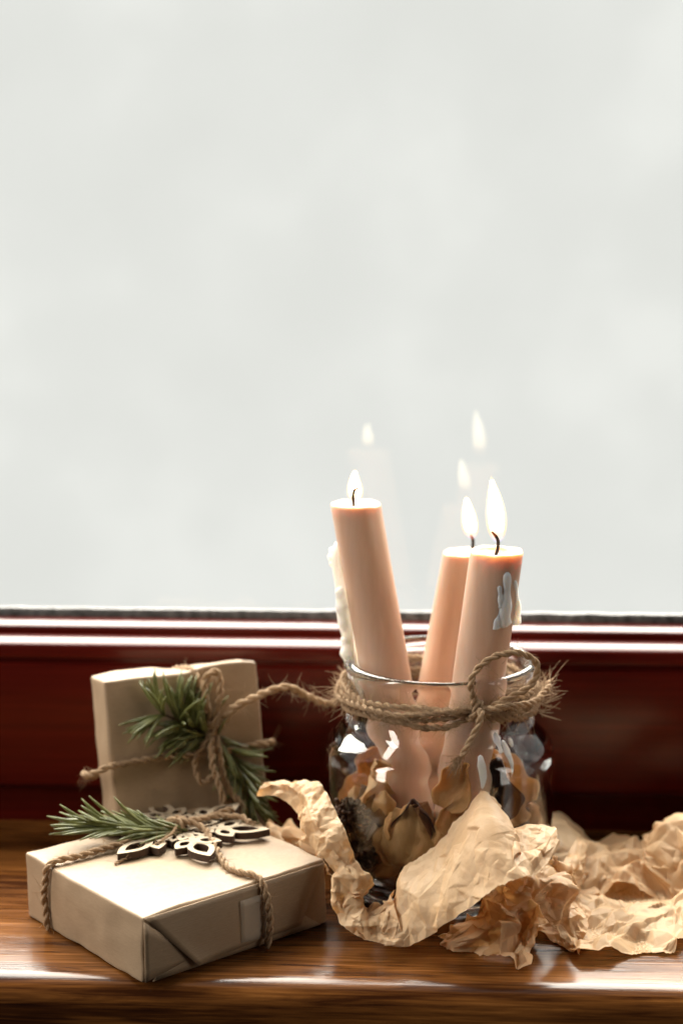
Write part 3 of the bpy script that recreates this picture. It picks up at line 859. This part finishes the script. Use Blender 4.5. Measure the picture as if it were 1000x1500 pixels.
candle('tall tan candle leaning left, with white wax down its side', lt, lb, rcl,
       [P(521, 738, Y=.008), P(520, 722, Y=.008), P(519, 703, Y=.008), P(520, 687, Y=.008)], 0.0031,
       [P(518, 741, Y=.006), P(517, 727, Y=.005), P(519, 718, Y=.0035), P(525, 714, Y=.003)], (left_drips,), 0.0, 1)
rt = P(727, 810, Y=-.027); rb = P(671, 1200, Y=-.021)
def right_drips(t, bot):
    def fr(x, y, lift=0.0):
        f = (y - 810) / (1200 - 810); c = rt.lerp(rb, f)
        q = P(x, y, Y=c.y); dx = q.x - c.x
        dy = -math.sqrt(max(0, (rcl + .0003) ** 2 - dx * dx))
        return P(x, y, Y=c.y + dy) - bot
    for pts, w in (([(742, 838), (742, 862), (740, 885), (738, 905), (739, 918)], .0031), ([(752, 850), (755, 880), (755, 905), (754, 916)], .0024), ([(731, 858), (733, 875), (735, 890)], .0017), ([(735, 890), (730, 905), (727, 914), (727, 922)], .0017)):
        q = [fr(*p) for p in pts]
        drip('wax_drip', q, lambda s, w=w: w * (0.45 + 0.75 * s ** 1.2 + .12 * math.sin(s * 13)) * (.45 if s in (0, 1) else 1), M['white_wax'], t, (.5, -1, 0), .4)
candle('short tan candle in front with white drips on its right side', rt, rb, rcl,
       [P(729, 796, Y=-.027), P(727, 768, Y=-.027), P(724, 735, Y=-.027), P(719, 697, Y=-.027)], 0.0039,
       [P(726, 813, Y=-.028), P(729, 801, Y=-.029), P(728, 789, Y=-.031), P(720, 779, Y=-.0325)], (right_drips,), 0.0016, 2)
et = P(684, 812, Y=.031); eb = P(614, 1180, Y=.021)
candle('tan candle leaning back behind the front candle', et, eb, rcl,
       [P(692, 790, Y=.031), P(689, 775, Y=.031), P(686, 755, Y=.031), P(682, 726, Y=.031)], 0.0033,
       [P(690, 812, Y=.030), P(692, 800, Y=.029), P(692, 790, Y=.028), P(689, 784, Y=.0272)], (), 0.0, 3)


# ------------------------------------------------------------------ dried petals in the jar
def petal_mesh(L, Wd, cup, curl, seed, n=19, wav=0.3):
    V = []
    for i in range(n):
        v = i / (n - 1)
        wv = Wd / 2 * (max(0, math.sin(math.pi * (0.06 + 0.94 * v) ** 0.75)) ** 0.6 if v < 1 else 0.28)
        for j in range(n):
            u = 2 * j / (n - 1) - 1
            x = u * wv * (1 + wav * noise.noise(Vector((u * 2, v * 3, seed))))
            y = L * v - L * 0.10 * u * u * v
            z = cup * Wd * (u * u) * (0.5 + 0.5 * v) + 0.007 * Wd * math.sin(u * 16 + 3 * noise.noise(Vector((u, v * 3, seed)))) * v + 0.05 * Wd * noise.noise(Vector((u * 5 + seed, v * 5, 3))) + curl * L * (v - .5) ** 2 + 0.10 * Wd * noise.noise(Vector((u * 2.2 + seed, v * 2.2, seed))) + 0.03 * Wd * noise.noise(Vector((u * 7, v * 4 + seed, seed)))
            V.append(Vector((x, y - L / 2, z)))
    return V, grid_faces(n, n)


PET_LABELS = set()


def petal(label, c, size, rot, m, seed, cup=.5, curl=.5, name='dried_petal', parent=None, group=None, ar=0.9):
    V, Fc = petal_mesh(size, size * ar, cup, curl, seed)
    o = mesh_obj(name, V, Fc, M[m], parent)
    sm = o.modifiers.new('thickness', 'SOLIDIFY'); sm.thickness = 0.00035; sm.offset = 0
    o.location = c; o.rotation_euler = [math.radians(a) for a in rot]
    if parent is None:
        tag(o, label, 'petal', group)
        R_ = o.rotation_euler.to_matrix(); c = Vector(c)
        for _ in range(30):                  # keep the whole petal inside the glass
            over = max(math.hypot((R_ @ v).x + c.x, (R_ @ v).y + c.y) for v in V) - 0.0448
            low_ = 0.008 - min((R_ @ v).z + c.z for v in V)
            if over <= 0 and low_ <= 0: break
            if over > 0: d = math.hypot(c.x, c.y); c.x -= c.x / d * over; c.y -= c.y / d * over
            if low_ > 0: c.z += low_
        o.location = c
    return o


bud = thing('dried_rosebud', 'tan cupped dried rosebud with a dark hollow at the front of the jar', 'rosebud', P(599, 1216, Y=-.0355))
for (c, s, rot, m, sd_, cu, cl, ar) in (((-.001, -.0045, .000), .026, (70, 0, -8), 'petal_tan', 3, -.42, -.45, 1.15), ((.0085, -.001, -.001), .022, (74, 0, 48), 'petal_tan', 5, -.5, -.4, .95), ((-.0085, .001, .000), .020, (80, 0, -66), 'petal_tan', 7, -.5, -.4, .85),
                                        ((.002, .0060, .0015), .023, (96, 0, 178), 'petal_dark', 9, -.5, -.4, .85), ((0.0095, .005, .003), .019, (88, 0, 118), 'petal_brown', 12, -.5, -.4, .85)):
    petal(None, c, s, rot, m, sd_, cu, cl, 'petal', bud, ar=ar)
NAMED = [
    ('tan dried petal right of the rosebud, against the front glass', (664, 1200), -.040, .019, (66, 10, 10), 'petal_tan', 21),
    ('tan dried petal above the others below the hanging twine tail', (672, 1157), -.036, .021, (62, 20, -30), 'petal_tan', 23),
    ('large pale dried petal standing in the right of the jar', (765, 1152), -.018, .030, (64, -28, 24), 'petal_pale', 25),
    ('orange brown dried petal low at the right of the jar', (765, 1196), -.030, .022, (40, 8, 40), 'petal_tan', 27),
    ('tall brown dried petal at the left behind the glass', (521, 1150), .004, .032, (76, 8, -18), 'petal_tan', 29),
    ('small curled tan petal left of the rosebud', (545, 1222), -.041, .015, (70, 40, 60), 'petal_tan', 31),
    ('curled brown petal under the small tan curl', (556, 1245), -.039, .017, (72, -30, 20), 'petal_tan', 33),
    ('wide dark petal at the bottom of the jar', (595, 1275), -.041, .026, (60, 15, 30), 'petal_brown', 35),
    ('upright pale brown petal between left glass and tall candle', (545, 1160), -.016, .022, (84, 0, 40), 'petal_pale', 37),
    ('dark petal tucked behind the front candle base', (730, 1160), -.020, .024, (70, 0, -10), 'petal_dark', 39),
]
for lab, (x, y), Y, s, rot, m, sd_ in NAMED:
    petal(lab, P(x, y, Y=Y), s * .9, rot, m, sd_, .42, .4)
rng = random.Random(77)
cand = [(lt, lb), (rt, rb), (et, eb)]
made = 0; placed = []
while made < 34:
    a = rng.uniform(0, 2 * math.pi); rr = 0.036 * math.sqrt(rng.uniform(.05, 1)); z = rng.uniform(.012, .036)
    c = Vector((rr * math.cos(a), rr * math.sin(a), z))
    if any(math.hypot(*((tp_.lerp(bt_, (tp_.z - z) / (tp_.z - bt_.z)) - c).to_2d())) < rcl + .0045 for tp_, bt_ in cand): continue
    if any((c - q).length < .0085 for q in placed): continue
    if (c - P(597, 1225, Y=-.034)).length < .017: continue
    placed.append(c); made += 1
    m = rng.choice(['petal_brown', 'petal_brown', 'petal_dark', 'petal_dark', 'petal_tan'])
    petal('small brown dried petal packed deep among the others in the jar', c, rng.uniform(.015, .021), (rng.uniform(20, 85), rng.uniform(-30, 30), rng.uniform(0, 360)), m, rng.random() * 90, .45, .45, group='petals packed in the jar')



rng = random.Random(5)
for k in range(110):
    a = math.radians(rng.uniform(185, 355)); rr = rng.uniform(.033, .0385); z = rng.uniform(.016, .046)
    c = Vector((rr * math.cos(a), rr * math.sin(a), z))
    if (c - P(599, 1216, Y=-.0355)).length < .015 or any(math.hypot(*((tp_.lerp(bt_, (tp_.z - z) / (tp_.z - bt_.z)) - c).to_2d())) < rcl + .004 for tp_, bt_ in cand): continue
    if any((c - q).length < .0062 for q in placed): continue
    placed.append(c)
    petal('small curled dried petal pressed close behind the front of the jar', c, rng.uniform(.010, .015), (rng.uniform(50, 95), rng.uniform(-30, 30), rng.uniform(-50, 50)), rng.choice(['petal_tan', 'petal_pale', 'petal_brown', 'petal_dark']), rng.random() * 90, -.5, -.6, group='small petals behind the front glass')


def flower_head(label, c, R, seed):
    rng = random.Random(seed); t = thing('dried_flower', label, 'dried flower', c); mb = MB()
    for k in range(150):
        z = rng.uniform(-.7, 1); a = rng.uniform(0, 6.283); s = math.sqrt(max(0, 1 - z * z)); d = Vector((s * math.cos(a), s * math.sin(a), z))
        L = R * rng.uniform(.6, 1.05); p0 = d * R * .25
        q = [p0.lerp(d * L, f) + Vector((rng.uniform(-1, 1), rng.uniform(-1, 1), rng.uniform(-1, 1))) * R * .07 for f in (0, .4, .75, 1)]
        mb.tube(q, lambda s_: R * (0.055 + .09 * s_ * (1 - s_ * .55)), 5)
    mb.build('flower_head', M['dark_flower'], t)
    return t


flower_head('spiky dark dried flower head against the left glass', P(512, 1198, Y=-.026), .0098, 2)
flower_head('dark dried flower head low behind the twisted paper strip', P(525, 1250, Y=-.030), .0100, 3)
flower_head('dark dried flower head deep in the jar right of the rosebud', P(690, 1245, Y=-.028), .0100, 6)


# ------------------------------------------------------------------ crumpled paper
def tin(U, Wd, Lt, Wm, cs, rs):
    """height of a random creased sheet: flat facets between jittered points, sharp folds along their edges"""
    nx, ny = int(Lt / cs) + 4, int(Wm / cs) + 4
    gx, gy = np.meshgrid(np.arange(nx), np.arange(ny), indexing='ij')
    px = (gx - 1.5 + rs.uniform(-.46, .46, gx.shape)) * cs; py = (gy - 1.5 + rs.uniform(-.46, .46, gx.shape)) * cs - Wm / 2
    hz = rs.uniform(-1, 1, gx.shape) * rs.choice([.25, .6, 1.0], gx.shape)
    h = np.zeros_like(U); uf, wf = U.ravel(), Wd.ravel(); hf = h.ravel()
    for i in range(nx - 1):
        x0, x1 = px[i:i + 2].min(), px[i:i + 2].max()
        sel = np.nonzero((uf >= x0) & (uf <= x1))[0]
        if not len(sel): continue
        us, ws = uf[sel], wf[sel]
        for j in range(ny - 1):
            c = [(i, j), (i + 1, j), (i + 1, j + 1), (i, j + 1)]
            tris = ((0, 1, 2), (0, 2, 3)) if rs.rand() < .5 else ((0, 1, 3), (1, 2, 3))
            for t in tris:
                (a, b, d) = [c[k] for k in t]
                ax, ay, bx, by, dx, dy = px[a], py[a], px[b], py[b], px[d], py[d]
                det = (by - dy) * (ax - dx) + (dx - bx) * (ay - dy)
                if abs(det) < 1e-12: continue
                l1 = ((by - dy) * (us - dx) + (dx - bx) * (ws - dy)) / det
                l2 = ((dy - ay) * (us - dx) + (ax - dx) * (ws - dy)) / det
                l3 = 1 - l1 - l2
                k = (l1 >= -1e-6) & (l2 >= -1e-6) & (l3 >= -1e-6)
                hf[sel[k]] = l1[k] * hz[a] + l2[k] * hz[b] + l3[k] * hz[d]
    return hf.reshape(U.shape)


def crumple(name, stations, nu, nv, amp, seed, parent, cell=0.010, torn=(0, 0, 0, 0), bulges=None, fade=None, torn_at=None, tent=False):
    """sheet lofted between two edge curves, then creased: tent ridges and faceted cells"""
    rs = np.random.RandomState(seed)
    A = catmull([a for a, b in stations], n=nu); B = catmull([b for a, b in stations], n=nu)
    # equal parameters instead of arc length keep the stations opposite each other
    def para(pts):
        pts = [Vector(p) for p in pts]; K = len(pts); out = []
        for i in range(nu):
            f = i / (nu - 1) * (K - 1); k = min(K - 2, int(f)); t = f - k
            p1, p2 = pts[k], pts[k + 1]; p0 = pts[k - 1] if k else p1 * 2 - p2; p3 = pts[k + 2] if k + 2 < K else p2 * 2 - p1
            out.append(0.5 * ((2 * p1) + (p2 - p0) * t + (2 * p0 - 5 * p1 + 4 * p2 - p3) * t * t + (3 * p1 - p0 - 3 * p2 + p3) * t ** 3))
        return np.array([tuple(p) for p in out])
    A, B = para([a for a, b in stations]), para([b for a, b in stations])
    v = np.linspace(0, 1, nv)[None, :, None]
    X = A[:, None, :] * (1 - v) + B[:, None, :] * v
    du = np.gradient(X, axis=0); dv = np.gradient(X, axis=1)
    nrm = np.cross(du, dv); nrm /= np.linalg.norm(nrm, axis=2, keepdims=True) + 1e-12
    if bulges is not None:
        bu = np.interp(np.linspace(0, 1, nu), np.linspace(0, 1, len(bulges)), bulges)
        X = X + nrm * (bu[:, None] * (1 - np.abs(2 * v[:, :, 0] - 1) if tent else np.sin(np.pi * v[:, :, 0])))[:, :, None]
    # metric coordinates on the sheet
    su = np.concatenate([[0], np.cumsum(np.linalg.norm(np.diff((A + B) / 2, axis=0), axis=1))])
    wv = np.linalg.norm(B - A, axis=1)
    U = np.repeat(su[:, None], nv, 1); Wd = (v[:, :, 0] - .5) * wv[:, None]
    Lt, Wm = su[-1], wv.max()
    h = np.zeros_like(U)
    for (cs, am) in ((cell * 1.8, 1.0), (cell * .95, .8), (cell * .5, .45), (cell * .27, .16)):
        h += am * amp * 3.6 * tin(U, Wd, Lt, Wm, cs, rs)
    if fade is not None: h *= np.interp(np.linspace(0, 1, nu), np.linspace(0, 1, len(fade)), fade)[:, None]
    du = np.gradient(X, axis=0); dv = np.gradient(X, axis=1)
    nrm = np.cross(du, dv); nrm /= np.linalg.norm(nrm, axis=2, keepdims=True) + 1e-12
    k = np.ones(5) / 5
    X = X + nrm * h[..., None]
    # torn, uneven borders
    dirv = dv / (np.linalg.norm(dv, axis=2, keepdims=True) + 1e-12)
    ea = np.cumsum(rs.normal(0, 1, nu)); ea = (ea - np.linspace(ea[0], ea[-1], nu)); ea /= np.abs(ea).max() + 1e-9
    ta = np.interp(np.linspace(0, 1, nu), np.linspace(0, 1, len(torn_at)), torn_at) if torn_at is not None else np.ones(nu)
    ea = ea * ta; fr1, fr2 = rs.normal(0, 1, nu) * ta, rs.normal(0, 1, nu) * ta
    sm = lambda q: np.convolve(q, [.25, .5, .25], 'same')
    fr1, fr2 = sm(fr1), sm(fr2)
    X[:, 0] += dirv[:, 0] * ((ea * .0012 + fr1 * .0003) * torn[0])[:, None]
    X[:, -1] += dirv[:, -1] * ((ea[::-1] * .0012 + fr2 * .0003) * torn[1])[:, None]
    X[..., 2] = np.maximum(X[..., 2], 0.0006 + 0.0006 * rs.rand(nu, nv))
    o = mesh_obj(name, X.reshape(-1, 3).tolist(), grid_faces(nu, nv), M['paper'], parent, smooth=False)
    s = o.modifiers.new('thickness', 'SOLIDIFY'); s.thickness = 0.00016; s.offset = 0
    return o


paper = thing('crumpled_paper', 'torn and crumpled sheet of tan wrapping paper draped round the jar', 'wrapping paper', (0, 0, 0))
ST = [((376, 1166, -.022), (387, 1147, -.020)), ((408, 1168, -.026), (425, 1141, -.018)), ((436, 1197, -.036), (468, 1152, -.028)), ((449, 1236, -.048), (496, 1196, -.0470)), ((472, 1258, -.056), (513, 1237, -.056)),
      ((483, 1291, -.063), (538, 1278, -.060)), ((487, 1326, -.067), (549, 1302, -.061)), ((502, 1353, -.071), (541, 1325, -.063)), ((528, 1374, -.075), (553, 1326, -.062)), ((563, 1386, -.078), (575, 1327, -.061)), ((594, 1387, -.080), (583, 1305, -.060)),
      ((628, 1374, -.081), (600, 1270, -.058)), ((662, 1350, -.088), (640, 1238, -.057)), ((700, 1321, -.095), (678, 1195, -.056)), ((728, 1300, -.098), (703, 1156, -.056)), ((745, 1291, -.099), (735, 1178, -.057)), ((757, 1287, -.098), (724, 1190, -.057)), ((772, 1282, -.096), (742, 1205, -.056)), ((797, 1270, -.088), (785, 1205, -.055)), ((817, 1240, -.073), (812, 1208, -.056))]
W3 = [(P(a[0], a[1], Y=a[2]), P(b[0], b[1], Y=b[2])) for a, b in ST]
crumple('torn_strip', W3[:11], 230, 46, 0.00105, 4, paper, 0.0062, (.5, .5), fade=[.6, .7, .8, .9, 1.1, 1.2, 1.3, 1.3, 1.2, 1.1, 1.0], bulges=[.002, .003, .004, .005, .003, .004, .004, .004, .004, .004, .003], tent=True)
crumple('torn_flap', W3[9:], 230, 110, 0.00085, 7, paper, 0.0095, (.8, 2.6), torn_at=[.1, .2, .3, .4, .6, 1, 1, 1, 1, 1], fade=[1.2, 1.0, .8, .62, .6, .6, .7, .9, 1, 1], bulges=[.003, .002, .003, .004, .005, .005, .005, .004, .003, .002])
SH = [((700, 1302, .016), (720, 1240, .030)), ((760, 1340, .008), (770, 1215, .036)), ((815, 1377, .0025), (812, 1190, .042)), ((850, 1398, .003), (850, 1213, .046)), ((900, 1395, .003), (900, 1226, .048)), ((945, 1384, .004), (942, 1242, .046)), ((985, 1391, .002), (975, 1222, .044)), ((1012, 1366, .004), (1012, 1210, .044)), ((1070, 1380, .002), (1070, 1205, .044))]
st = []
for a, b in SH: st.append((P(a[0], a[1], z=a[2]), P(b[0], b[1], Y=b[2])))
for i in range(3):      # keep the sheet clear of the jar
    for k in (0, 1):
        q = st[i][k]; d = math.hypot(q.x, q.y)
        if d < .056: s_ = .056 / d; q.x *= s_; q.y *= s_
crumple('spread_sheet', st, 210, 150, 0.0024, 9, paper, 0.015, (.8, .8), [0.0, 0.0])
BK = [((800, 1275, -.055), (812, 1252, -.050)), ((835, 1290, -.045), (822, 1262, -.046)), ((870, 1292, -.02), (850, 1225, .02)), ((915, 1285, -.015), (905, 1222, .03)), ((950, 1290, -.02), (945, 1238, .02)), ((985, 1300, -.03), (965, 1222, .015)), ((1040, 1310, -.03), (1010, 1208, .01)), ((1090, 1310, -.03), (1070, 1205, .01))]
crumple('raised_fold', [(P(a[0], a[1] + 18, z=.0035) if a[0] > 840 else P(a[0], a[1], Y=a[2]), P(b[0], b[1], Y=b[2])) for a, b in BK], 170, 60, 0.0022, 15, paper, 0.012, (.5, .8), [.002, .003, .004, .005, .005, .005, .004, .003])
WD = [((632, 1374, .002), (668, 1352, .010)), ((665, 1389, .0015), (705, 1318, .022)), ((700, 1396, .0015), (738, 1298, .026)), ((738, 1396, .0015), (765, 1300, .024)), ((775, 1370, .003), (800, 1330, .014))]
crumple('crushed_underside', [(P(a[0], a[1], z=a[2]), P(b[0], b[1], z=b[2])) for a, b in WD], 110, 70, 0.0022, 22, paper, 0.009, (.8, .4), [.001, .001, .002, .002, .001])
WT = [((718, 1330, .016), (748, 1302, .026)), ((716, 1362, .010), (775, 1312, .024)), ((724, 1392, .005), (792, 1330, .019)), ((748, 1410, .003), (800, 1352, .013)), ((776, 1418, .0015), (790, 1392, .006))]
crumple('crushed_end', [(P(a[0], a[1], z=a[2]), P(b[0], b[1], z=b[2])) for a, b in WT], 110, 90, 0.0026, 31, paper, 0.009, (.6, .6), [-.003, -.006, -.007, -.006, -.002])
WU = [((705, 1322, .020), (700, 1290, .030)), ((740, 1305, .026), (745, 1268, .034)), ((775, 1322, .020), (795, 1262, .032)), ((800, 1345, .014), (822, 1262, .028)), ((826, 1372, .006), (830, 1300, .016)), ((850, 1392, .003), (868, 1330, .008))]
crumple('folded_shoulder', [(P(a[0], a[1], z=a[2]), P(b[0], b[1], z=b[2])) for a, b in WU], 130, 60, 0.0020, 37, paper, 0.009, (.6, .4), [.002, .003, .004, .004, .003, .001])
BH = [((388, 1226, -.004), (398, 1213, .004)), ((418, 1247, -.016), (430, 1211, .000)), ((448, 1264, -.026), (450, 1203, -.010)), ((488, 1280, -.050), (468, 1218, -.030))]
crumple('tucked_end', [(P(a[0], a[1], Y=a[2]), P(b[0], b[1], Y=b[2])) for a, b in BH], 80, 50, 0.0018, 44, paper, 0.009, (.6, .9), [.003, .004, .004, .003])
